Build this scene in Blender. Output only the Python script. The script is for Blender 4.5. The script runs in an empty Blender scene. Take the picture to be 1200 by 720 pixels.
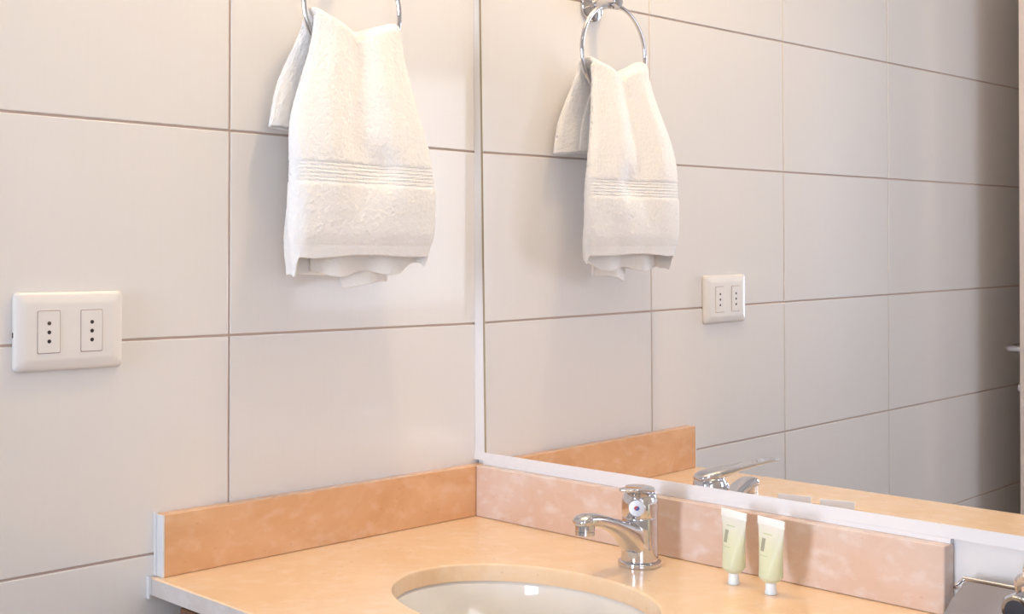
import bpy, bmesh, math, random
from mathutils import Vector, Matrix, noise
random.seed(3)
C = bpy.context.scene.collection
Z0 = 1.12            # scene coordinates below are relative to the eye-level tile joint; Z0 lifts them above the floor

# ------------------------------------------------------------------ camera
cd = bpy.data.cameras.new('camera'); cam = bpy.data.objects.new('camera', cd); C.objects.link(cam)
f = Vector((-0.70438453, 0.70981819, 0.00075629)); r = Vector((0.70981674, 0.70437984, 0.00303945)); u = Vector((-0.00162474, -0.00267777, 0.99999509))
m = Matrix((r, u, -f)).transposed().to_4x4(); m.translation = Vector((1.28774, -1.22636, 0.09224 + Z0))
cam.matrix_world = m
cd.sensor_fit = 'HORIZONTAL'; cd.sensor_width = 36; cd.lens = 1460.871 / 1200 * 36
cd.shift_y = -57.502 / 1200
cd.clip_start = .01
bpy.context.scene.camera = cam

# ------------------------------------------------------------------ world and light
w = bpy.data.worlds.new('world'); bpy.context.scene.world = w; w.use_nodes = True
w.node_tree.nodes['Background'].inputs[0].default_value = (.80, .88, 1, 1)
w.node_tree.nodes['Background'].inputs[1].default_value = .8
def light(name, kind, loc, power, col, size=.05, rot=(0, 0, 0), sy=None, spot=None):
    d = bpy.data.lights.new(name, kind); d.energy = power; d.color = col
    if kind == 'AREA':
        d.size = size
        if sy: d.shape = 'RECTANGLE'; d.size_y = sy
    else: d.shadow_soft_size = size
    if spot: d.spot_size = math.radians(spot); d.spot_blend = .8
    o = bpy.data.objects.new(name, d); C.objects.link(o); o.location = (loc[0], loc[1], loc[2] + Z0); o.rotation_euler = rot
    return o
WARM = (1, .725, .39)
LAMPS = [(.34, -.19), (.92, -.19)]
light('downlight', 'POINT', (LAMPS[0][0], LAMPS[0][1], 1.235), 21.5, WARM, .03)
light('downlight', 'POINT', (LAMPS[1][0], LAMPS[1][1], 1.235), 1.2, WARM, .03)
wd = light('window_daylight', 'AREA', (.52, -3.45, .25), 11.2, (.78, .85, 1), .5, (math.radians(90), 0, 0), 1.3)
light('side_fill', 'AREA', (2.09, -1.60, .22), 15, (.78, .85, 1), .9, (math.radians(90), 0, math.radians(90)), 1.0)  # invented side source: cool fill for the left wall and its reflection
light('room_fill', 'AREA', (1.30, -1.0, 1.262), 2.5, (1, .86, .78), .3)  # added fill in place of ceiling bounce, no fixture there
wd.data.spread = math.radians(60)
sc = bpy.context.scene
sc.view_settings.view_transform = 'Standard'; sc.view_settings.look = 'None'
sc.view_settings.gamma = 1; sc.view_settings.use_curve_mapping = False
sc.view_settings.exposure = -0.40

# ------------------------------------------------------------------ helpers
def mat(name, col, rough=.5, metal=0, **k):
    m = bpy.data.materials.new(name); m.use_nodes = True
    b = m.node_tree.nodes['Principled BSDF']
    b.inputs['Base Color'].default_value = (*col, 1); b.inputs['Roughness'].default_value = rough; b.inputs['Metallic'].default_value = metal
    for a, v in k.items(): b.inputs[a.replace('_', ' ')].default_value = v
    return m
def nodes(m): return m.node_tree.nodes, m.node_tree.links, m.node_tree.nodes['Principled BSDF']
def tag(o, label=None, cat=None, group=None, kind=None):
    if label: o['label'] = label
    if cat: o['category'] = cat
    if group: o['group'] = group
    if kind: o['kind'] = kind
    return o
def thing(name, base, label=None, cat=None, group=None, kind=None):
    o = bpy.data.objects.new(name, None); o.empty_display_size = .02; C.objects.link(o)
    o.location = (base[0], base[1], base[2] + Z0); o['_b'] = 0; del o['_b']
    return tag(o, label, cat, group, kind)
BASES = {}
def obj(name, bm, mt, parent=None, smooth=True, base=None, bevel=0, seg=2, sub=0):
    """link bm (vertices in scene coordinates) as one mesh; origin goes to base or to the root's base"""
    root = parent
    while root is not None and root.parent is not None: root = root.parent
    if root is not None: b = Vector(root.location) - Vector((0, 0, Z0))
    else: b = Vector(base) if base else Vector((0, 0, 0))
    if len(bm.faces): bmesh.ops.recalc_face_normals(bm, faces=bm.faces)
    bm.transform(Matrix.Translation(-b))
    me = bpy.data.meshes.new(name); bm.to_mesh(me); bm.free()
    if smooth:
        for p in me.polygons: p.use_smooth = True
    me.materials.append(mt)
    o = bpy.data.objects.new(name, me); C.objects.link(o)
    if parent is not None: o.parent = parent
    else: o.location = b + Vector((0, 0, Z0))
    if bevel:
        md = o.modifiers.new('bevel', 'BEVEL'); md.width = bevel; md.segments = seg; md.limit_method = 'ANGLE'; md.angle_limit = math.radians(40)
        pass
    if sub:
        md = o.modifiers.new('sub', 'SUBSURF'); md.levels = sub; md.render_levels = sub
    if smooth and not sub and not bevel:
        md = o.modifiers.new('ws', 'WEIGHTED_NORMAL'); md.keep_sharp = True
        try: me.set_sharp_from_angle(angle=math.radians(38))
        except Exception: pass
    return o
def box(bm, x0, x1, y0, y1, z0, z1):
    v = [bm.verts.new((x, y, z)) for x in (x0, x1) for y in (y0, y1) for z in (z0, z1)]
    for q in ((0, 1, 3, 2), (4, 6, 7, 5), (0, 4, 5, 1), (2, 3, 7, 6), (0, 2, 6, 4), (1, 5, 7, 3)): bm.faces.new([v[i] for i in q])
    return v
def B(*a):
    bm = bmesh.new(); box(bm, *a); return bm
def frame_axes(d):
    d = Vector(d).normalized(); a = Vector((0, 0, 1)) if abs(d.z) < .9 else Vector((1, 0, 0))
    s = d.cross(a).normalized(); return s, s.cross(d).normalized(), d
def lathe(bm, org, axis, prof, n=40, caps=True):
    """prof: list of (radius, height along axis)"""
    s, t, d = frame_axes(axis); org = Vector(org); rings = []
    for rr, h in prof:
        if rr < 1e-6: rings.append([bm.verts.new(org + d * h)])
        else: rings.append([bm.verts.new(org + d * h + (s * math.cos(2*math.pi*i/n) + t * math.sin(2*math.pi*i/n)) * rr) for i in range(n)])
    for a, b in zip(rings, rings[1:]):
        for i in range(n):
            j = (i + 1) % n
            if len(a) == 1 and len(b) == 1: continue
            if len(a) == 1: bm.faces.new((a[0], b[i], b[j]))
            elif len(b) == 1: bm.faces.new((a[i], a[j], b[0]))
            else: bm.faces.new((a[i], a[j], b[j], b[i]))
    if caps:
        for q in (rings[0], rings[-1]):
            if len(q) > 1: bm.faces.new(q)
    return bm
def tube(bm, pts, rad, n=14, closed=False):
    pts = [Vector(p) for p in pts]; R = rad if isinstance(rad, (list, tuple)) else [rad] * len(pts); rings = []; prev = None
    for i, p in enumerate(pts):
        if closed: d = pts[(i+1) % len(pts)] - pts[i-1]
        else: d = pts[min(i+1, len(pts)-1)] - pts[max(i-1, 0)]
        d.normalize()
        if prev is None: s = frame_axes(d)[0]
        else: s = (prev - d * prev.dot(d)).normalized()
        prev = s; t = d.cross(s)
        rings.append([bm.verts.new(p + (s * math.cos(2*math.pi*k/n) + t * math.sin(2*math.pi*k/n)) * R[i]) for k in range(n)])
    m_ = len(rings)
    for i in range(m_ if closed else m_ - 1):
        a, b = rings[i], rings[(i+1) % m_]
        for k in range(n): bm.faces.new((a[k], a[(k+1) % n], b[(k+1) % n], b[k]))
    if not closed: bm.faces.new(rings[0]); bm.faces.new(rings[-1])
    return bm
def loft(bm, rings, caps=True):
    vr = [[bm.verts.new(p) for p in ring] for ring in rings]; n = len(vr[0])
    for a, b in zip(vr, vr[1:]):
        for k in range(n): bm.faces.new((a[k], a[(k+1) % n], b[(k+1) % n], b[k]))
    if caps: bm.faces.new(vr[0]); bm.faces.new(vr[-1])
    return bm

# ------------------------------------------------------------------ materials
def tile_mat():
    m = mat('glazed_tile', (.83, .81, .80), .16, Coat_Weight=.3, Coat_Roughness=.05)
    n, l, b = nodes(m); tc = n.new('ShaderNodeTexCoord'); mp = n.new('ShaderNodeMapping'); mp.inputs['Scale'].default_value = (1, 60, 3)
    nz = n.new('ShaderNodeTexNoise'); nz.inputs['Scale'].default_value = 3; nz.inputs['Detail'].default_value = 3
    l.new(tc.outputs['Object'], mp.inputs[0]); l.new(mp.outputs[0], nz.inputs[0])
    rp = n.new('ShaderNodeValToRGB'); rp.color_ramp.elements[0].color = (.815, .80, .79, 1); rp.color_ramp.elements[1].color = (.835, .82, .812, 1)
    l.new(nz.outputs['Fac'], rp.inputs[0]); l.new(rp.outputs[0], b.inputs['Base Color'])
    bp = n.new('ShaderNodeBump'); bp.inputs['Strength'].default_value = .03; bp.inputs['Distance'].default_value = .001
    l.new(nz.outputs['Fac'], bp.inputs['Height']); l.new(bp.outputs[0], b.inputs['Normal'])
    return m
M_tile = tile_mat()
M_grout = mat('grout', (.60, .46, .40), .9)
def stone_mat(name, c1, c2, c3, rough=.22):
    m = mat(name, c1, rough, Coat_Weight=.15, Coat_Roughness=.1); n, l, b = nodes(m); tc = n.new('ShaderNodeTexCoord')
    mp = n.new('ShaderNodeMapping'); mp.inputs['Scale'].default_value = (1, 1, 1.6); mp.inputs['Rotation'].default_value = (.2, .1, .5)
    l.new(tc.outputs['Object'], mp.inputs[0])
    n1 = n.new('ShaderNodeTexNoise'); n1.inputs['Scale'].default_value = 7; n1.inputs['Detail'].default_value = 8; n1.inputs['Roughness'].default_value = .62; n1.inputs['Distortion'].default_value = .7
    n2 = n.new('ShaderNodeTexNoise'); n2.inputs['Scale'].default_value = 42; n2.inputs['Detail'].default_value = 6
    l.new(mp.outputs[0], n1.inputs[0]); l.new(mp.outputs[0], n2.inputs[0])
    r1 = n.new('ShaderNodeValToRGB'); r1.color_ramp.elements[0].position = .33; r1.color_ramp.elements[0].color = (*c2, 1); r1.color_ramp.elements[1].position = .68; r1.color_ramp.elements[1].color = (*c1, 1)
    l.new(n1.outputs['Fac'], r1.inputs[0])
    r2 = n.new('ShaderNodeValToRGB'); r2.color_ramp.elements[0].position = .50; r2.color_ramp.elements[0].color = (0, 0, 0, 1); r2.color_ramp.elements[1].position = .75; r2.color_ramp.elements[1].color = (1, 1, 1, 1)
    l.new(n2.outputs['Fac'], r2.inputs[0])
    mx = n.new('ShaderNodeMix'); mx.data_type = 'RGBA'; mx.inputs[7].default_value = (*c3, 1)
    l.new(r1.outputs[0], mx.inputs[6])
    ml = n.new('ShaderNodeMath'); ml.operation = 'MULTIPLY'; ml.inputs[1].default_value = .55; l.new(r2.outputs[0], ml.inputs[0]); l.new(ml.outputs[0], mx.inputs[0])
    # scattered pits of the travertine, clustered
    vo = n.new('ShaderNodeTexVoronoi'); vo.inputs['Scale'].default_value = 70; l.new(mp.outputs[0], vo.inputs[0])
    lt = n.new('ShaderNodeMath'); lt.operation = 'LESS_THAN'; lt.inputs[1].default_value = .13; l.new(vo.outputs['Distance'], lt.inputs[0])
    n3 = n.new('ShaderNodeTexNoise'); n3.inputs['Scale'].default_value = 9; l.new(tc.outputs['Object'], n3.inputs[0])
    gt = n.new('ShaderNodeMath'); gt.operation = 'GREATER_THAN'; gt.inputs[1].default_value = .550; l.new(n3.outputs['Fac'], gt.inputs[0])
    mu = n.new('ShaderNodeMath'); mu.operation = 'MULTIPLY'; l.new(lt.outputs[0], mu.inputs[0]); l.new(gt.outputs[0], mu.inputs[1])
    m2 = n.new('ShaderNodeMix'); m2.data_type = 'RGBA'; m2.inputs[7].default_value = (.50, .26, .13, 1); l.new(mx.outputs[2], m2.inputs[6])
    m5 = n.new('ShaderNodeMath'); m5.operation = 'MULTIPLY'; m5.inputs[1].default_value = .25; l.new(mu.outputs[0], m5.inputs[0]); l.new(m5.outputs[0], m2.inputs[0])
    l.new(m2.outputs[2], b.inputs['Base Color'])
    bp = n.new('ShaderNodeBump'); bp.inputs['Strength'].default_value = .12; bp.inputs['Distance'].default_value = .0006; l.new(n2.outputs['Fac'], bp.inputs['Height'])
    l.new(bp.outputs[0], b.inputs['Normal'])
    return m
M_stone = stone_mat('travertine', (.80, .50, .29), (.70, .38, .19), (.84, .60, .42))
M_stone_lit_top = stone_mat('travertine_lit_top', (.92, .71, .49), (.87, .61, .38), (.94, .78, .62))  # same stone lightened: downlight brightness on the counter put into the colour
M_stone_cool_lit = stone_mat('travertine_cool_lit', (.71, .58, .51), (.66, .46, .35), (.78, .74, .73))  # same stone paled: cool daylight veil mixed into the colour
M_stone_edge = stone_mat('raw_travertine_edge', (.66, .62, .60), (.58, .52, .48), (.74, .72, .72), .5)
M_seal = mat('white_sealant', (.80, .82, .84), .35)
M_chrome = mat('chrome', (.66, .66, .69), .05, 1)
M_white = mat('white_plastic', (.84, .82, .80), .3)
M_hole = mat('socket_hole', (.03, .02, .02), .6)
M_mirror = mat('mirror_silver', (.945, .945, .955), .0, 1)
M_mirror_edge = mat('mirror_glass_edge', (.36, .30, .20), .3)
M_ceramic = mat('ceramic', (.88, .86, .82), .08, Coat_Weight=.5)
M_paint = mat('white_paint', (.80, .79, .78), .6)
M_door = mat('door_paint', (.82, .76, .76), .45)
M_floor = mat('floor_tile', (.30, .25, .21), .35)
M_wood = mat('brown_wood', (.16, .07, .035), .45)
def wood():
    n, l, b = nodes(M_wood); tc = n.new('ShaderNodeTexCoord'); mp = n.new('ShaderNodeMapping'); mp.inputs['Scale'].default_value = (2, 2, 18)
    nz = n.new('ShaderNodeTexNoise'); nz.inputs['Scale'].default_value = 6; l.new(tc.outputs['Object'], mp.inputs[0]); l.new(mp.outputs[0], nz.inputs[0])
    rp = n.new('ShaderNodeValToRGB'); rp.color_ramp.elements[0].color = (.10, .04, .02, 1); rp.color_ramp.elements[1].color = (.22, .10, .05, 1)
    l.new(nz.outputs['Fac'], rp.inputs[0]); l.new(rp.outputs[0], b.inputs['Base Color'])
wood()
def terry():
    m = mat('white_terry', (.93, .915, .89), .95, Sheen_Weight=.5, Sheen_Roughness=.5, Subsurface_Weight=.12)
    m.node_tree.nodes['Principled BSDF'].inputs['Subsurface Radius'].default_value = (.01, .008, .006)
    n, l, b = nodes(m); tc = n.new('ShaderNodeTexCoord'); nz = n.new('ShaderNodeTexNoise'); nz.inputs['Scale'].default_value = 420; nz.inputs['Detail'].default_value = 2
    n2 = n.new('ShaderNodeTexNoise'); n2.inputs['Scale'].default_value = 150; n2.inputs['Detail'].default_value = 2
    l.new(tc.outputs['Object'], nz.inputs[0]); l.new(tc.outputs['Object'], n2.inputs[0])
    ad = n.new('ShaderNodeMath'); ad.operation = 'ADD'; l.new(nz.outputs['Fac'], ad.inputs[0]); l.new(n2.outputs['Fac'], ad.inputs[1])
    bp = n.new('ShaderNodeBump'); bp.inputs['Strength'].default_value = .5; bp.inputs['Distance'].default_value = .0016
    l.new(ad.outputs[0], bp.inputs['Height']); l.new(bp.outputs[0], b.inputs['Normal'])
    return m
M_terry = terry()

# ------------------------------------------------------------------ room shell
XR, YB, ZF, ZC = 2.05, -2.40, -Z0, 1.28
TW, TH, TY, G = .40, .2445, -.4075, .0026
tag(obj('floor', B(-.15, XR + .15, -3.6, .15, ZF - .1, ZF), M_floor, smooth=False), 'beige bathroom floor', None, None, 'structure')
tag(obj('ceiling', B(-.15, XR + .15, YB - .1, .15, ZC, ZC + .1), M_paint, smooth=False), 'white ceiling', None, None, 'structure')
wl = tag(obj('wall_left', B(-.15, -.0022, YB, .15, ZF, ZC), M_grout, smooth=False), 'wall of large glossy white tiles with thin brown joints, towel ring on it', None, None, 'structure')
wr = tag(obj('wall_right', B(-.0022, XR + .1, .0062, .15, ZF, ZC), M_grout, smooth=False), 'tiled wall behind the mirror', None, None, 'structure')
bm = bmesh.new(); WY0, WY1, WZ0, WZ1 = -2.05, -1.15, -.1, .95
box(bm, XR, XR + .1, YB, WY0, ZF, ZC); box(bm, XR, XR + .1, WY1, .0062, ZF, ZC); box(bm, XR, XR + .1, WY0, WY1, ZF, WZ0); box(bm, XR, XR + .1, WY0, WY1, WZ1, ZC)  # unseen opening added for the side fill
tag(obj('wall_opposite', bm, M_paint, smooth=False), 'plain wall facing the socket wall', None, None, 'structure')
bm = bmesh.new(); box(bm, -.15, .095, YB - .1, YB, ZF, ZC); box(bm, .86, XR + .1, YB - .1, YB, ZF, ZC); box(bm, .095, .86, YB - .1, YB, ZF + 2.06, ZC)
tag(obj('wall_back', bm, M_paint, smooth=False), 'wall with the doorway', None, None, 'structure')
bm = bmesh.new(); box(bm, -.15, .20, -3.7, -3.6, ZF, ZC); box(bm, .85, 2.1, -3.7, -3.6, ZF, ZC); box(bm, .20, .85, -3.7, -3.6, ZF, -.42); box(bm, .20, .85, -3.7, -3.6, .95, ZC)
tag(obj('wall_hall', bm, M_paint, smooth=False), 'hall wall with a window opening', None, None, 'structure')
# tiles, one object each
def tile_mesh(wd, ht, ax):
    bm = bmesh.new(); t = .0075; c = .0011
    def P(a, b_, d): return (d, a, b_) if ax == 'x' else (a, -d, b_)
    rings = [[P(a, b_, d) for a, b_ in ((i, i), (wd - i, i), (wd - i, ht - i), (i, ht - i))] for i, d in ((0, -t), (0, -c), (c * .35, -c * .3), (c, 0))]
    vr = [[bm.verts.new(p) for p in r_] for r_ in rings]
    for a, b_ in zip(vr, vr[1:]):
        for k in range(4): bm.faces.new((a[k], a[(k+1) % 4], b_[(k+1) % 4], b_[k]))
    bm.faces.new(vr[-1]); bmesh.ops.recalc_face_normals(bm, faces=bm.faces)
    me = bpy.data.meshes.new('wall_tile'); bm.to_mesh(me); bm.free(); me.materials.append(M_tile); return me
full = tile_mesh(TW - G, TH - G, 'x')
cache = {}
def tiles(parent, ax, cols, z_lo, z_hi):
    k = math.floor(z_lo / TH); 
    while k * TH < z_hi:
        za, zb = max(k * TH + G / 2, z_lo), min((k + 1) * TH - G / 2, z_hi); k += 1
        if zb - za < .01: continue
        for a0, a1 in cols:
            key = (ax, round(a1 - a0, 4), round(zb - za, 4))
            if key not in cache: cache[key] = tile_mesh(a1 - a0, zb - za, ax)
            o = bpy.data.objects.new('wall_tile', cache[key]); C.objects.link(o); o.parent = parent
            j = random.uniform(-.00025, .00025)
            p = (j, a0, za) if ax == 'x' else (a0, .004 - j, za)
            o.location = Vector(p) + Vector((0, 0, Z0)) - Vector(parent.location)
cols = [(TY + G / 2, .0045)]; y = TY
for i in range(2): cols.append((y - TW + G / 2, y - G / 2)); y -= TW
cols.append((YB, y - G / 2))     # the last run shows no upright joint in the photo
tiles(wl, 'x', cols, ZF, ZC)
cols = []; x = .0
while x < XR - .01: cols.append((x + (G / 2 if x else 0), min(x + TW - G / 2, XR))); x += TW
tiles(wr, 'y', cols, ZF, ZC)

# door leaf, standing open against the socket wall side
DX, DE = .100, -1.631
d1 = thing('door_1', (DX + .02, YB, ZF), 'open white door leaf seen edge-on in the mirror with chrome lever', None, None, 'structure')
obj('door_leaf', B(DX, DX + .038, YB + .006, DE, ZF + .008, ZF + 2.04), M_door, d1, bevel=.002)
for sx in (-1, 1):
    xf = DX if sx < 0 else DX + .04
    bm = bmesh.new(); lathe(bm, (xf, DE - .055, -.142), (sx, 0, 0), [(.024, 0), (.024, .006), (.021, .008)])
    tube(bm, [(xf + sx * .006, DE - .055, -.142), (xf + sx * .045, DE - .055, -.142), (xf + sx * .052, DE - .062, -.142), (xf + sx * .052, DE - .10, -.142), (xf + sx * .052, DE - .165, -.144)], .009, 12)
    obj('door_handle', bm, M_chrome, d1)
    bm = bmesh.new(); lathe(bm, (xf, DE - .055, -.232), (sx, 0, 0), [(.024, 0), (.024, .006), (.012, .009), (.012, .022), (.009, .024)])
    obj('lock_cylinder', bm, M_chrome, d1)
t = tag(obj('trim_1', (lambda b_: (box(b_, .03, .095, YB, YB + .012, ZF, ZF + 2.12), box(b_, .86, .925, YB, YB + .012, ZF, ZF + 2.12), box(b_, .095, .86, YB, YB + .012, ZF + 2.06, ZF + 2.12), b_)[-1])(bmesh.new()), M_door, smooth=False), 'white door casing', None, None, 'structure')

# ------------------------------------------------------------------ mirror
mtop, mbot, mr = .86, -.1805, 1.25
def my(z): return -.0041 - .00787 * z
def mx(z): return .0172 - .0141 * z
md = thing('wall_mirror', (.6, my(mbot), mbot), 'large frameless wall mirror above the stone backsplash, reflecting the tiled wall', 'mirror')
ew = .0042
def slab(pts, y_front, y_back):
    bm = bmesh.new(); a = [bm.verts.new((px, y_front(pz), pz)) for px, pz in pts]; b_ = [bm.verts.new((px, y_back, pz)) for px, pz in pts]
    bm.faces.new(a); bm.faces.new(b_[::-1]); n = len(a)
    for i in range(n): bm.faces.new((a[i], b_[i], b_[(i+1) % n], a[(i+1) % n]))
    return bm
obj('mirror_glass', slab([(mx(mbot) + ew, mbot - .0012), (mr, mbot + .003), (mr, mtop), (mx(mtop) + ew, mtop)], my, .0036), M_mirror, md, smooth=False)
obj('glass_edge', slab([(mx(mbot), mbot - .0012), (mx(mbot) + ew, mbot - .0012), (mx(mtop) + ew, mtop), (mx(mtop), mtop)], lambda z: my(z) + .0002, .0036), M_mirror_edge, md, smooth=False)
M_strip = mat('white_mirror_strip', (.78, .78, .80), .4)
obj('bottom_strip', slab([(.0, mbot - .0125), (mr, mbot - .0125), (mr, mbot + .003), (mx(mbot) , mbot - .0012), (0, mbot - .0012)], lambda z: my(mbot) - .0006, .0036), M_strip, md, smooth=False)
obj('side_strip', slab([(.0003, mbot - .0012), (mx(mbot), mbot - .0012), (mx(mtop), mtop), (.0003, mtop)], lambda z: my(z) + .0001, .0036), M_strip, md, smooth=False)

# ------------------------------------------------------------------ stone
ST, SB, BT = -.2695, -.2895, -.1985     # counter top / underside, backsplash top
CX1, CY = .709, -.512
HX, HY, HA, HB = .3555, -.2700, .1625, .1190
ct = thing('countertop', (CX1 / 2, CY / 2, SB), 'peach travertine vanity countertop with an oval basin cutout', 'countertop')
def counter():
    bm = bmesh.new(); N = 96
    def outer(th):
        c, s = math.cos(th), math.sin(th); x0, x1, y0, y1 = .0012, CX1, CY, .0025
        t = min(((x1 - HX) / c if c > 0 else (x0 - HX) / c) if abs(c) > 1e-9 else 9, ((y1 - HY) / s if s > 0 else (y0 - HY) / s) if abs(s) > 1e-9 else 9)
        return HX + c * t, HY + s * t
    angs = [2 * math.pi * i / N for i in range(N)] + [math.atan2(y - HY, x - HX) % (2 * math.pi) for x in (.0012, CX1) for y in (CY, .0025)]
    angs = sorted(set(angs)); n = len(angs)
    def ring(kind, z, e=0):
        out = []
        for a in angs:
            if kind == 'o':
                px, py = outer(a); px = min(max(px, .0012 + e), CX1 - e); py = min(max(py, CY + e), .0025 - e)
            else:
                rr = 1 / math.sqrt((math.cos(a) / (HA + e)) ** 2 + (math.sin(a) / (HB + e)) ** 2); px, py = HX + rr * math.cos(a), HY + rr * math.sin(a)
            out.append((px, py, z))
        return out
    rings = [ring('h', SB), ring('h', ST - .002), ring('h', ST - .0006, .0006), ring('h', ST, .002), ring('o', ST, .0015), ring('o', ST - .0015)]
    vr = [[bm.verts.new(p) for p in r_] for r_ in rings]
    bt = [bm.verts.new(p) for p in ring('o', SB)]
    vr.append(bt); vr.append(vr[0])
    for a, b_ in zip(vr, vr[1:]):
        for k in range(n): bm.faces.new((a[k], a[(k+1) % n], b_[(k+1) % n], b_[k]))
    return bm
slab_o = obj('stone_slab', counter(), M_stone_lit_top, ct, smooth=False)
slab_o.data.materials.append(M_stone_edge)
for p in slab_o.data.polygons:
    if abs(p.normal.z) < .3 and (p.center.y + CY / 2 < CY + .001): p.material_index = 1
for p in slab_o.data.polygons:
    if abs(p.normal.z) < .9 and p.material_index == 0: p.use_smooth = False
b1 = thing('backsplash', (.009, -.25, ST), 'orange travertine backsplash strip along the socket and towel wall', 'backsplash')
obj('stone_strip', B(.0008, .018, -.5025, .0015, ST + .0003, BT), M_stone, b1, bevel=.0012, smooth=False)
obj('end_seal', B(.0006, .0178, -.5045, -.5026, ST + .0004, BT - .0008), M_seal, b1, smooth=False)
bm = B(.0002, .0045, -.5062, -.5046, ST + .0004, BT + .001); box(bm, .0002, .0060, -.5150, -.5122, SB - .004, ST + .001)
obj('wall_sealant', bm, M_seal, b1, smooth=False)
b2 = thing('backsplash', (.36, -.009, ST), 'travertine backsplash strip, daylight veil painted in, under the mirror behind the tap', 'backsplash')
obj('stone_strip', B(.0188, .7085, -.018, .0035, ST + .0003, BT), M_stone_cool_lit, b2, bevel=.0016, smooth=False)
obj('sealant_bead', B(.0188, .7080, -.0036, .0037, BT + .0002, mbot - .0126), M_strip, b2, smooth=False)
obj('corner_joint', B(.0176, .0189, -.0172, -.004, ST + .0003, BT - .0012), mat('brown_joint', (.25, .11, .05), .8), b2, smooth=False)

# basin
ba = thing('washbasin', (HX, HY, SB - .14), 'white oval ceramic washbasin set under the stone counter', 'sink')
def basin():
    bm = bmesh.new(); prof = [(1.17, 0), (1.03, 0), (1.0, -.004), (.975, -.03), (.90, -.07), (.74, -.105), (.5, -.125), (.22, -.134), (.13, -.136)]
    N = 72; back = [(s * .98 + .03, z - .010) for s, z in prof]
    rings = []
    for s, z in prof + back[::-1]:
        rings.append([(HX + HA * s * math.cos(2*math.pi*i/N), HY + HB * s * math.sin(2*math.pi*i/N), SB - .0003 + z) for i in range(N)])
    loft(bm, rings + [rings[0]], caps=False); bmesh.ops.remove_doubles(bm, verts=bm.verts, dist=1e-6)
    return bm
obj('bowl', basin(), M_ceramic, ba)
obj('drain', lathe(bmesh.new(), (HX, HY, SB - .139), (0, 0, 1), [(.024, 0), (.024, .004), (.018, .0055), (0, .0055)]), M_chrome, ba)

# vanity cabinet
vc = thing('vanity_cabinet', (CX1 / 2, -.24, ZF), 'dark brown wooden vanity cabinet under the stone counter', 'cabinet')
c0, c1, cy0 = .052, .69, -.485
bm = bmesh.new()
box(bm, c0, c0 + .018, cy0, -.03, ZF + .08, SB - .0006); box(bm, c1 - .018, c1, cy0, -.03, ZF + .08, SB - .0006)
box(bm, c0 + .018, c1 - .018, cy0, -.03, ZF + .08, ZF + .1); box(bm, c0 + .018, c1 - .018, -.05, -.03, ZF + .1, SB - .0006); box(bm, c0 + .018, c1 - .018, cy0, cy0 + .018, SB - .03, SB - .0006)
obj('body', bm, M_wood, vc, smooth=False)
for i in range(2):
    xa = c0 + .002 + i * (c1 - c0) / 2; xb = xa + (c1 - c0) / 2 - .004
    dd = obj('door', B(xa, xb, cy0 - .019, cy0 - .001, ZF + .085, SB - .006), M_wood, vc, bevel=.002)
    xk = xb - .03 if i == 0 else xa + .03
    obj('knob', lathe(bmesh.new(), (xk, cy0 - .019, SB - .12), (0, -1, 0), [(.006, 0), (.005, .012), (.012, .017), (.012, .022), (0, .026)], 24), M_chrome, dd)
for lx in (c0 + .03, c1 - .03):
    for ly in (cy0 + .03, -.06): obj('leg', B(lx - .02, lx + .02, ly - .02, ly + .02, ZF, ZF + .08), M_wood, vc, bevel=.002)

# ------------------------------------------------------------------ tap
FX, FY = .3570, -.0725
fa = thing('faucet', (FX, FY, ST), 'chrome single lever basin tap standing on the stone counter', 'faucet')
obj('base_ring', lathe(bmesh.new(), (FX, FY, ST + .0001), (0, 0, 1), [(.0255, 0), (.0262, .002), (.0255, .0055), (.0225, .0072)], 56), M_chrome, fa)
SE = .0585   # seam height above the counter
obj('body', lathe(bmesh.new(), (FX, FY, ST + .0072), (0, 0, 1), [(.0220, 0), (.0218, .012), (.0216, .034), (.0212, SE - .009), (.0200, SE - .0075), (.0200, SE - .0072)], 56), M_chrome, fa)
# spout: lofted along the arm, from inside the column to the tip
def spout():
    bm = bmesh.new(); rings = []
    #  y, top z, bottom z (above counter), half width
    S = [(-.060, .050, .003, .014), (-.078, .0535, .004, .0185), (-.088, .0545, .010, .0180), (-.096, .0555, .022, .0165), (-.106, .0580, .034, .0150), (-.118, .0620, .0432, .0138), (-.130, .0662, .0495, .0130), (-.142, .0700, .0542, .0126), (-.153, .0728, .0570, .0125), (-.164, .0738, .0583, .0125), (-.172, .0725, .0590, .0118), (-.177, .0700, .0600, .0095), (-.1795, .0668, .0620, .0055)]
    for y, zt, zb, hw in S:
        zc, hh = (zt + zb) / 2, (zt - zb) / 2; ring = []
        for k in range(28):
            a = 2 * math.pi * k / 28; ca, sa = math.cos(a), math.sin(a); e = .78
            ring.append((FX - .004 * min(max((-y - .08) / .09, 0), 1) + hw * math.copysign(abs(ca) ** e, ca), y, ST + zc + hh * math.copysign(abs(sa) ** e, sa)))
        rings.append(ring)
    return loft(bm, rings)
obj('spout', spout(), M_chrome, fa, sub=1)
obj('aerator', lathe(bmesh.new(), (FX - .004, -.1655, ST + .0630), (0, -.06, -1), [(.0112, 0), (.0112, .0085), (.0104, .0088), (.0104, .0093), (.0112, .0096), (.0112, .0135), (.0098, .0142), (.0092, .0125), (0, .0125)], 36), M_chrome, fa)
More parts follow.
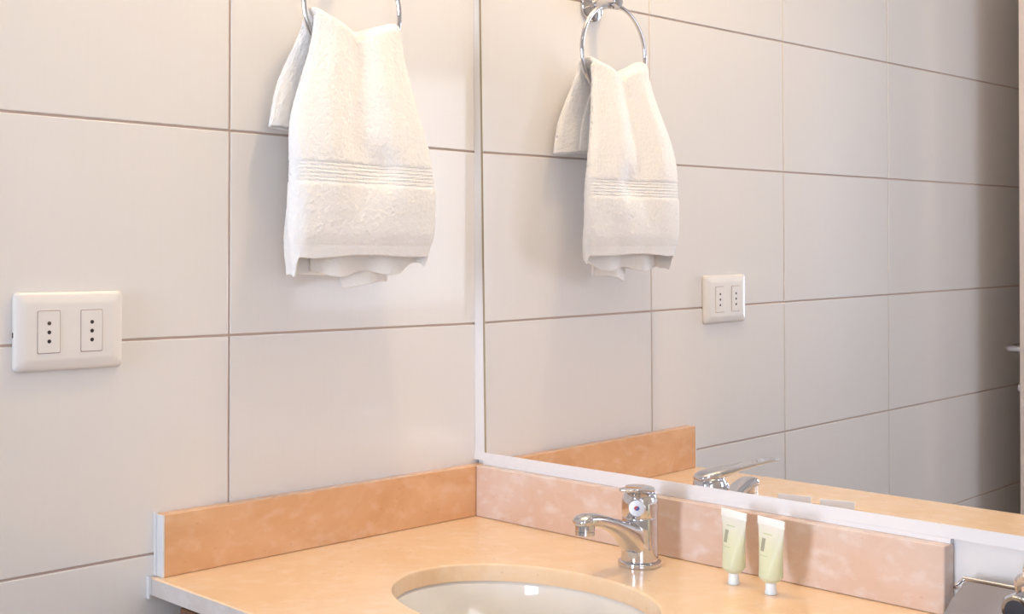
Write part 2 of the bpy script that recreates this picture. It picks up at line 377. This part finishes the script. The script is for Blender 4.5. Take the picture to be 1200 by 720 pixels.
# cap turned with the lever
LD = Vector((.50, -.866, 0)).normalized(); LS = Vector((-LD.y, LD.x, 0))
cap = obj('lever_cap', lathe(bmesh.new(), (FX, FY, ST + SE), (0, 0, 1), [(.0203, .0), (.0214, .0014), (.0219, .008), (.0217, .016), (.0205, .0225), (.0178, .0275), (.012, .0305), (0, .0315)], 56), M_chrome, fa)
def lever():
    bm = bmesh.new(); rings = []
    # distance along lever, centre height, half width, half thickness
    S = [(-.0195, .0255, .0085, .0022), (-.0165, .0275, .0140, .0040), (-.008, .0300, .0178, .0055), (.006, .0320, .0182, .0062), (.020, .0345, .0165, .0062), (.034, .0372, .0146, .0046), (.050, .0402, .0132, .0034), (.066, .0430, .0124, .0028), (.080, .0450, .0120, .0025), (.089, .0458, .0108, .0024), (.0935, .0460, .0070, .0019)]
    for d, h, hw, ht in S:
        c = Vector((FX, FY, ST + SE + h)) + LD * d; ring = []
        for k in range(24):
            a = 2 * math.pi * k / 24; ca, sa = math.cos(a), math.sin(a)
            dish = -.0012 * (1 - abs(ca) ** 2) if sa > 0 and d > .03 else 0
            ring.append(c + LS * hw * math.copysign(abs(ca) ** .7, ca) + Vector((0, 0, 1)) * (ht * math.copysign(abs(sa) ** .7, sa) + dish))
        rings.append(ring)
    return loft(bm, rings)
obj('lever', lever(), M_chrome, fa, sub=1)
ip = Vector((FX, FY, ST + SE + .0125)) + LD * .0208
tilt = (LD + Vector((0, 0, .12))).normalized()
ind = obj('indicator_disc', lathe(bmesh.new(), ip, tilt, [(.0098, -.001), (.0102, .0008), (.0092, .0020), (0, .0024)], 36), mat('satin_chrome', (.70, .71, .76), .25, 1), fa)
for nm, col, sg in (('hot_mark', (.40, .06, .06), -1), ('cold_mark', (.05, .07, .30), 1)):
    bm = bmesh.new(); s_ = tilt.cross(Vector((0, 0, 1))).normalized(); t_ = s_.cross(tilt); c_ = ip + tilt * .0024
    pts = [c_ + s_ * (.0032 * math.cos(a)) + t_ * (.0027 * math.sin(a)) for a in [math.pi / 2 + sg * math.pi * k / 10 + .5 for k in range(11)]]
    v0 = [bm.verts.new(q) for q in pts]; v1 = [bm.verts.new(q + tilt * .0005) for q in pts]; bm.faces.new(v0); bm.faces.new(v1[::-1])
    for k in range(11): bm.faces.new((v0[k], v0[(k+1) % 11], v1[(k+1) % 11], v1[k]))
    obj(nm, bm, mat(nm, col, .3), ind, smooth=False)

# ------------------------------------------------------------------ amenity tubes
def tube_mat():
    m = mat('green_gel_tube', (.75, .85, .5), .3, Subsurface_Weight=.35)
    n, l, b = nodes(m); b.inputs['Subsurface Radius'].default_value = (.01, .01, .006)
    b.inputs['Transmission Weight'].default_value = .25; b.inputs['IOR'].default_value = 1.35
    tc = n.new('ShaderNodeTexCoord'); sp = n.new('ShaderNodeSeparateXYZ'); l.new(tc.outputs['Object'], sp.inputs[0])
    rp = n.new('ShaderNodeValToRGB'); mr_ = n.new('ShaderNodeMapRange'); mr_.inputs['From Max'].default_value = .082; l.new(sp.outputs[2], mr_.inputs[0]); l.new(mr_.outputs[0], rp.inputs[0])
    e = rp.color_ramp.elements; e[0].position = .12; e[0].color = (.80, .84, .68, 1); e[1].position = .95; e[1].color = (.90, .90, .86, 1)
    for p_, c_ in ((.3, (.79, .84, .60)), (.62, (.83, .87, .66)), (.78, (.88, .90, .78))):
        q = e.new(p_); q.color = (*c_, 1)
    l.new(rp.outputs[0], b.inputs['Base Color']); return m
M_tube = tube_mat(); M_capc = mat('frosted_cap', (.93, .95, .97), .3, Subsurface_Weight=.3); M_mark = mat('grey_print', (.34, .36, .27), .5)
M_line = mat('green_print', (.55, .66, .38), .5)
def cosmetic(a, b_, label):
    a, b_ = Vector((*a, 0)), Vector((*b_, 0)); c = (a + b_) / 2; ax = (b_ - a).normalized(); nrm = Vector((ax.y, -ax.x, 0)); hw = (b_ - a).length / 2
    base = Vector((c.x, c.y, ST)); root = thing('cosmetic_tube', base, label, 'tube', 'small tubes standing on their caps by the tap')
    def sec(h):
        t = min(max((h - .016) / .058, 0), 1); r0 = .0128
        return (r0 + (hw - r0) * t ** 1.1, r0 * (1 - t) ** .75 + .0009)
    rings = []
    for h, sc_ in ((.0125, .45), (.0140, .66), (.0165, .86), (.019, 1), (.026, 1), (.034, 1), (.042, 1), (.05, 1), (.058, 1), (.066, 1), (.072, 1), (.0735, 1)):
        A, D = sec(h); rings.append([base + ax * A * sc_ * math.cos(2*math.pi*k/40) + nrm * D * sc_ * math.sin(2*math.pi*k/40) + Vector((0, 0, h)) for k in range(40)])
    body = obj('body', loft(bmesh.new(), rings), M_tube, root)
    bm = bmesh.new(); v = []
    cs = []
    for s0, n0, h0 in ((-1, -1, .0732), (1, -1, .0732), (1, 1, .0732), (-1, 1, .0732)): cs.append(base + ax * s0 * hw + nrm * n0 * .0010 + Vector((0, 0, h0)))
    ct_ = [q + Vector((0, 0, .0085)) for q in cs]
    loft(bm, [cs, ct_]); obj('crimp_seal', bm, mat('frosted_crimp', (.92, .92, .90), .3), root, bevel=.0003)
    obj('cap', lathe(bmesh.new(), base, (0, 0, 1), [(.0062, .0002), (.0067, .001), (.0062, .004), (.0058, .012), (.0056, .0132)], 32), M_capc, root)
    # printed mark and lines, raised a hair above the skin on the side facing the room
    def patch(name, s0, s1, h0, h1, mt):
        bm = bmesh.new(); g = []
        for i in range(5):
            row = []
            for j in range(4):
                h = h0 + (h1 - h0) * j / 3; A, D = sec(h); s = s0 + (s1 - s0) * i / 4; xx = s * .0128; k = min(abs(xx / A), .98)
                row.append(bm.verts.new(base + ax * xx + nrm * (D * math.sqrt(1 - k * k) + .00025) + Vector((0, 0, h))))
            g.append(row)
        for i in range(4):
            for j in range(3): bm.faces.new((g[i][j], g[i+1][j], g[i+1][j+1], g[i][j+1]))
        return obj(name, bm, mt, body)
    patch('logo_patch', -.66, -.20, .0465, .0600, M_mark)
    patch('print_line', -.62, .45, .0645, .0654, M_line)
    patch('print_line', -.62, .30, .0418, .0425, M_line)
    return root
cosmetic((.4652, -.0600), (.5045, -.0695), 'small pale green gel tube standing on its cap, nearer to the tap')
cosmetic((.5178, -.0668), (.5575, -.0762), 'small pale green gel tube standing on its cap, farther right from the tap')

# ------------------------------------------------------------------ wall socket
oy0, oy1, oz0, oz1 = -.6700, -.5480, -.0285, .0558
so = thing('wall_socket', (0, (oy0 + oy1) / 2, (oz0 + oz1) / 2), 'white double wall socket plate on the tiles left of the towel', 'socket')
def rrect(y0, y1, z0, z1, rad, x, n=6):
    pts = []
    for cy, cz, a0 in ((y1 - rad, z1 - rad, 0), (y0 + rad, z1 - rad, 90), (y0 + rad, z0 + rad, 180), (y1 - rad, z0 + rad, 270)):
        for k in range(n + 1):
            a = math.radians(a0 + 90 * k / n); pts.append(Vector((x, cy + rad * math.cos(a), cz + rad * math.sin(a))))
    return pts
mods = [(-.6465, -.6225), (-.5985, -.5745)]; mz0, mz1 = -.0090, .0353
rings = []
for ins, x_ in ((0, .0006), (0, .0040), (.0012, .0062), (.004, .0076), (.0105, .0094), (.014, .0098)):
    rings.append(rrect(oy0 + ins, oy1 - ins, oz0 + ins, oz1 - ins, max(.006 - ins * .3, .002), x_))
obj('plate', loft(bmesh.new(), rings), M_white, so)
for a, b_ in mods:
    g = obj('module_gap', loft(bmesh.new(), [rrect(a - .0006, b_ + .0006, mz0 - .0006, mz1 + .0006, .0016, .0092), rrect(a - .0006, b_ + .0006, mz0 - .0006, mz1 + .0006, .0016, .00995)]), mat('gap_brown', (.28, .15, .11), .8), so)
    mo = obj('socket_module', loft(bmesh.new(), [rrect(a, b_, mz0, mz1, .0014, .0095), rrect(a, b_, mz0, mz1, .0014, .0104), rrect(a + .0006, b_ - .0006, mz0 + .0006, mz1 - .0006, .001, .0108)]), M_white, so)
    for zz in (.0225, .0129, .0033):
        obj('pin_hole', lathe(bmesh.new(), (.0106, (a + b_) / 2, zz), (1, 0, 0), [(.0021, 0), (.0021, .00035), (0, .00035)], 20), M_hole, mo)
obj('release_notch', B(.001, .0035, oy0 - .0002, oy0 + .001, .008, .0135), M_hole, so, smooth=False)

# ------------------------------------------------------------------ towel ring
RX, RY, RZ, RR = .0475, -.2600, .4050, .0750
tr = thing('towel_ring', (0, RY, RZ + RR), 'chrome towel ring on the tiled wall holding the white towel', 'towel ring')
obj('wall_rosette', lathe(bmesh.new(), (.0004, RY, RZ + RR + .004), (1, 0, 0), [(.0245, 0), (.0245, .004), (.022, .007), (.012, .010), (.0085, .013), (.0085, .036), (.0100, .040), (.0105, .055), (.0085, .058), (0, .0585)], 40), M_chrome, tr)
obj('ring', tube(bmesh.new(), [(RX, RY + RR * math.sin(2*math.pi*k/80), RZ + RR * math.cos(2*math.pi*k/80)) for k in range(80)], .0031, 14, True), M_chrome, tr)
obj('clamp', lathe(bmesh.new(), (RX, RY - .009, RZ + RR - .001), (0, 1, 0), [(.0055, 0), (.0062, .002), (.0062, .016), (.0055, .018)], 24), M_chrome, tr)

# ------------------------------------------------------------------ towel: one folded sheet draped through the ring
def sm(a, b_, t):
    t = min(max((t - a) / (b_ - a), 0), 1); return t * t * (3 - 2 * t)
def lerp(a, b_, t): return a + (b_ - a) * t
def towel():
    NU, NV = 300, 250
    Lf, Lc = .30, .045            # front length, crest length; the rest is the back flap
    bm = bmesh.new(); grid = []
    for i in range(NU + 1):
        uu = i / NU
        # fold spiral: lateral yn (-1 left .. +1 right) and depth dn (0 front .. 1 back)
        if uu < .22: yn = lerp(.55, -.86, uu / .22); dn = 1; k = 0
        elif uu < .34:
            a = (uu - .22) / .12 * math.pi; yn = -.86 - .14 * math.sin(a); dn = .5 + .5 * math.cos(a); k = 1
        elif uu < .76: yn = lerp(-.86, .90, (uu - .34) / .42); dn = 0; k = 2
        elif uu < .84:
            a = (uu - .76) / .08 * math.pi; yn = .90 + .10 * math.sin(a); dn = .30 - .30 * math.cos(a); k = 3
        else: yn = lerp(.90, -.66, (uu - .84) / .16); dn = .60; k = 4
        row = []
        for j in range(NV + 1):
            v = j / NV
            # hems: the inner layers hang a little lower and wave
            hem = .0965 - .0225 * sm(.05, .55, dn) - .0022 * math.sin(yn * 5 + dn * 4) * dn - (.020 * sm(-.16, -.10, yn) * sm(.62, .98, dn))
            hem += (.014 * sm(.55, 1, yn) + .0032 * math.sin(yn * 8.5 + 1.0)) * sm(.3, .5, dn) * sm(1, .85, dn) + .010 * sm(-.12, .55, yn) * sm(.8, .98, dn) - .002 * sm(.1, .5, abs(yn)) * (1 - dn)
            hem -= .0025 * math.exp(-((yn + .75) / .2) ** 2) * (1 - dn)
            ycrest = RY + .0685 * yn * .93
            ztop = .3805 + .0145 * abs(yn) ** 1.7 - .0060 * math.exp(-((yn - .02) / .35) ** 2) + (.0035 if yn < 0 else -.001) * yn * yn
            if v < .60:          # front flap, bottom to top
                t = v / .60; z = lerp(hem, ztop - .012, t); tz = (z - .094) / (.372 - .094)
                yl = -.3735 + .005 * tz + .0425 * sm(.5, 1.06, tz); yr = lerp(-.1560, RY + .0660, sm(.25, 1.05, tz))
                yc, hwid = (yl + yr) / 2, (yr - yl) / 2
                y = yc + hwid * yn
                D = lerp(.036, .012, sm(.1, 1, tz))
                xf = lerp(.0905, .0665, sm(0.15, 1.05, tz)) + .006 * math.sin(math.pi * min(max(tz, 0), 1))
                x = xf - D * dn
                fold = sm(.05, .55, tz) * (1 - .35 * sm(.8, 1, tz)) * (1 - dn)
                x += fold * (-.0075 * math.exp(-((yn + .18 - .12 * tz) / .20) ** 2) + .0040 * math.exp(-((yn - .42) / .2) ** 2) + .0038 * math.exp(-((yn + .6) / .22) ** 2))
                x -= .0075 * math.exp(-((y + .243) / .020) ** 2 - ((z - .203) / .024) ** 2) * (1 - dn)
                x -= .004 * (yn * yn) * (1 - dn)
                y -= math.copysign(.010 * abs(yn) ** 5 * sm(.13, -.09, tz), yn)
                # bottom curls inwards
                x -= .005 * sm(.12, 0, tz) * (1 - dn)
                # layers spread open at the hem
                x -= dn * .007 * sm(.25, 0, tz) * math.sin(yn * 8.5 + 1 + (0 if dn < .8 else 2))
            elif v < .70:        # crest over the ring
                a = (v - .60) / .10 * math.pi; R_ = .010 + (1 - dn) * .012
                xo = .0665 - .012 * dn; xi = .0285 + .011 * dn
                fold = .65 * (1 - dn) * (1 + math.cos(a)) / 2
                x = (xo + xi) / 2 + (xo - xi) / 2 * math.cos(a); z = ztop - .012 + (.012 - .007 * dn) * math.sin(a); y = ycrest + 0 * a
                x += fold * (-.0075 * math.exp(-((yn + .06) / .20) ** 2) + .0040 * math.exp(-((yn - .42) / .2) ** 2) + .0038 * math.exp(-((yn + .6) / .22) ** 2)) - .004 * yn * yn * (1 - dn) * (1 + math.cos(a)) / 2
            else:                # back flap
                t = (v - .70) / .30; z = lerp(ztop - .012, .2480 + .003 * dn + .002 * math.sin(yn * 4), t)
                tt = .55 * t + .45 * sm(0, .8, t); yl = lerp(RY - .0637, -.3680, tt); yr = lerp(RY + .0637, -.1500, tt)
                y = (yl + yr) / 2 + (yr - yl) / 2 * yn
                x = lerp(.0285, .0205, sm(0, .6, t)) + .011 * dn * lerp(1, .7, t) + .0022 * math.sin(yn * 6) * t
            # woven border and hem ridges, terry loops elsewhere
            terry_w = 1.0
            if v < .60:
                for (z0, z1) in ((.1800, .2080), (.0, .1080)):
                    terry_w *= 1 - .88 * sm(z0 - .002, z0 + .001, z) * sm(z1 + .002, z1 - .001, z)
                bandw = sm(.1790, .1815, z) * sm(.2095, .2065, z)
                rib = (-.0012 + .0007 * math.cos((z - .181) / .0046 * 2 * math.pi)) * bandw - .0010 * math.exp(-((z - .1085) / .0012) ** 2)
            else: rib = 0
            p = Vector((yn * .12 + dn * .3, v * .62, dn * .1))
            tn = terry_w * (.0008 * noise.noise(p * 300) + .0004 * noise.noise(p * 130 + Vector((3, 1, 7)))) + .0007 * noise.noise(p * 26)
            x += (rib + tn) * (1 if (dn < .5) == (v < .65) else -1)
            y += .0005 * noise.noise(p * 200 + Vector((9, 2, 4)))
            z += .0006 * noise.noise(p * 180 + Vector((5, 5, 1)))
            row.append(bm.verts.new((max(x, .003), y, z)))
        grid.append(row)
    for i in range(NU):
        for j in range(NV): bm.faces.new((grid[i][j], grid[i+1][j], grid[i+1][j+1], grid[i][j+1]))
    return bm
tw = obj('hand_towel', towel(), M_terry, None, base=(.05, RY, .25), sub=0)
for md_ in list(tw.modifiers): tw.modifiers.remove(md_)
tw.data.polygons.foreach_set('use_smooth', [True] * len(tw.data.polygons))
so_ = tw.modifiers.new('thick', 'SOLIDIFY'); so_.thickness = .0032; so_.offset = 0
tag(tw, 'folded white terry hand towel hanging through the chrome ring', 'towel')

# ------------------------------------------------------------------ toilet roll holder
HXc = .800
tp = thing('toilet_roll_holder', (HXc, .004, -.215), 'chrome toilet roll holder with cover plate at the right end of the counter', 'toilet roll holder')
obj('wall_rosette', lathe(bmesh.new(), (HXc + .008, .0038, -.2130), (0, -1, 0), [(.0270, 0), (.0270, .006), (.0245, .011), (.014, .013), (.010, .016), (.010, .042), (.0125, .046), (.0125, .060), (.009, .063), (0, .063)], 48), M_chrome, tp)
M_cover = mat('brushed_cover', (.72, .66, .63), .16, 1)
def cover():
    P = [(-.0240, -.2255, 0), (-.0360, -.2620, .017), (-.0430, -.2950, .019), (-.0470, -.3350, .019)]
    rings = []
    for y, z, e in P: rings.append([Vector((.7330 - e, y, z)), Vector((.8700 + e, y, z)), Vector((.8700 + e, y + .0015, z)), Vector((.7330 - e, y + .0015, z))])
    return loft(bmesh.new(), rings)
obj('cover_plate', cover(), M_cover, tp)
obj('cover_bar', tube(bmesh.new(), [(.7310, -.0245, -.2255), (.8700, -.0245, -.2255)], .0021, 12), M_chrome, tp)
obj('pivot_tab', tube(bmesh.new(), [(.7340, -.0245, -.2255), (.7290, -.026, -.2290), (.7260, -.030, -.2325)], .0017, 10), M_chrome, tp)
bm = bmesh.new(); lathe(bm, (HXc + .004, -.055, -.2335), (0, -1, 0), [(.0135, 0), (.0145, .002), (.0145, .016), (.0125, .019), (0, .019)], 36)
pc = obj('pivot_knob', bm, M_chrome, tp)
obj('knob_insert', lathe(bmesh.new(), (HXc + .004, -.0738, -.2335), (0, -1, 0), [(.0095, 0), (.0095, .0012), (0, .0014)], 30), mat('dark_insert', (.05, .05, .06), .25), pc)
bm = bmesh.new(); tube(bm, [(HXc + .008, -.058, -.2130), (HXc + .008, -.058, -.26), (HXc + .008, -.058, -.2930), (HXc - .05, -.058, -.2930), (HXc - .062, -.058, -.2930)], .0045, 12)
obj('roll_bar', bm, M_chrome, tp)

# ------------------------------------------------------------------ recessed ceiling lights over the basin
M_glow = mat('lamp_glow', (1, .9, .75), .5); nodes(M_glow)[2].inputs['Emission Color'].default_value = (1, .82, .6, 1); nodes(M_glow)[2].inputs['Emission Strength'].default_value = 25
for i, (lx, ly) in enumerate(LAMPS):
    cl = thing('ceiling_light', (lx, ly, ZC - .0002), ('round recessed ceiling light above the basin', 'round recessed ceiling light above the right end of the counter')[i], 'light')
    obj('trim_ring', lathe(bmesh.new(), (lx, ly, ZC - .0002), (0, 0, -1), [(.045, 0), (.045, .004), (.034, .006), (.034, .001)], 40, caps=False), M_chrome, cl)
    obj('lamp', lathe(bmesh.new(), (lx, ly, ZC - .0004), (0, 0, -1), [(.033, 0), (.033, .003), (0, .004)], 32), M_glow, cl)
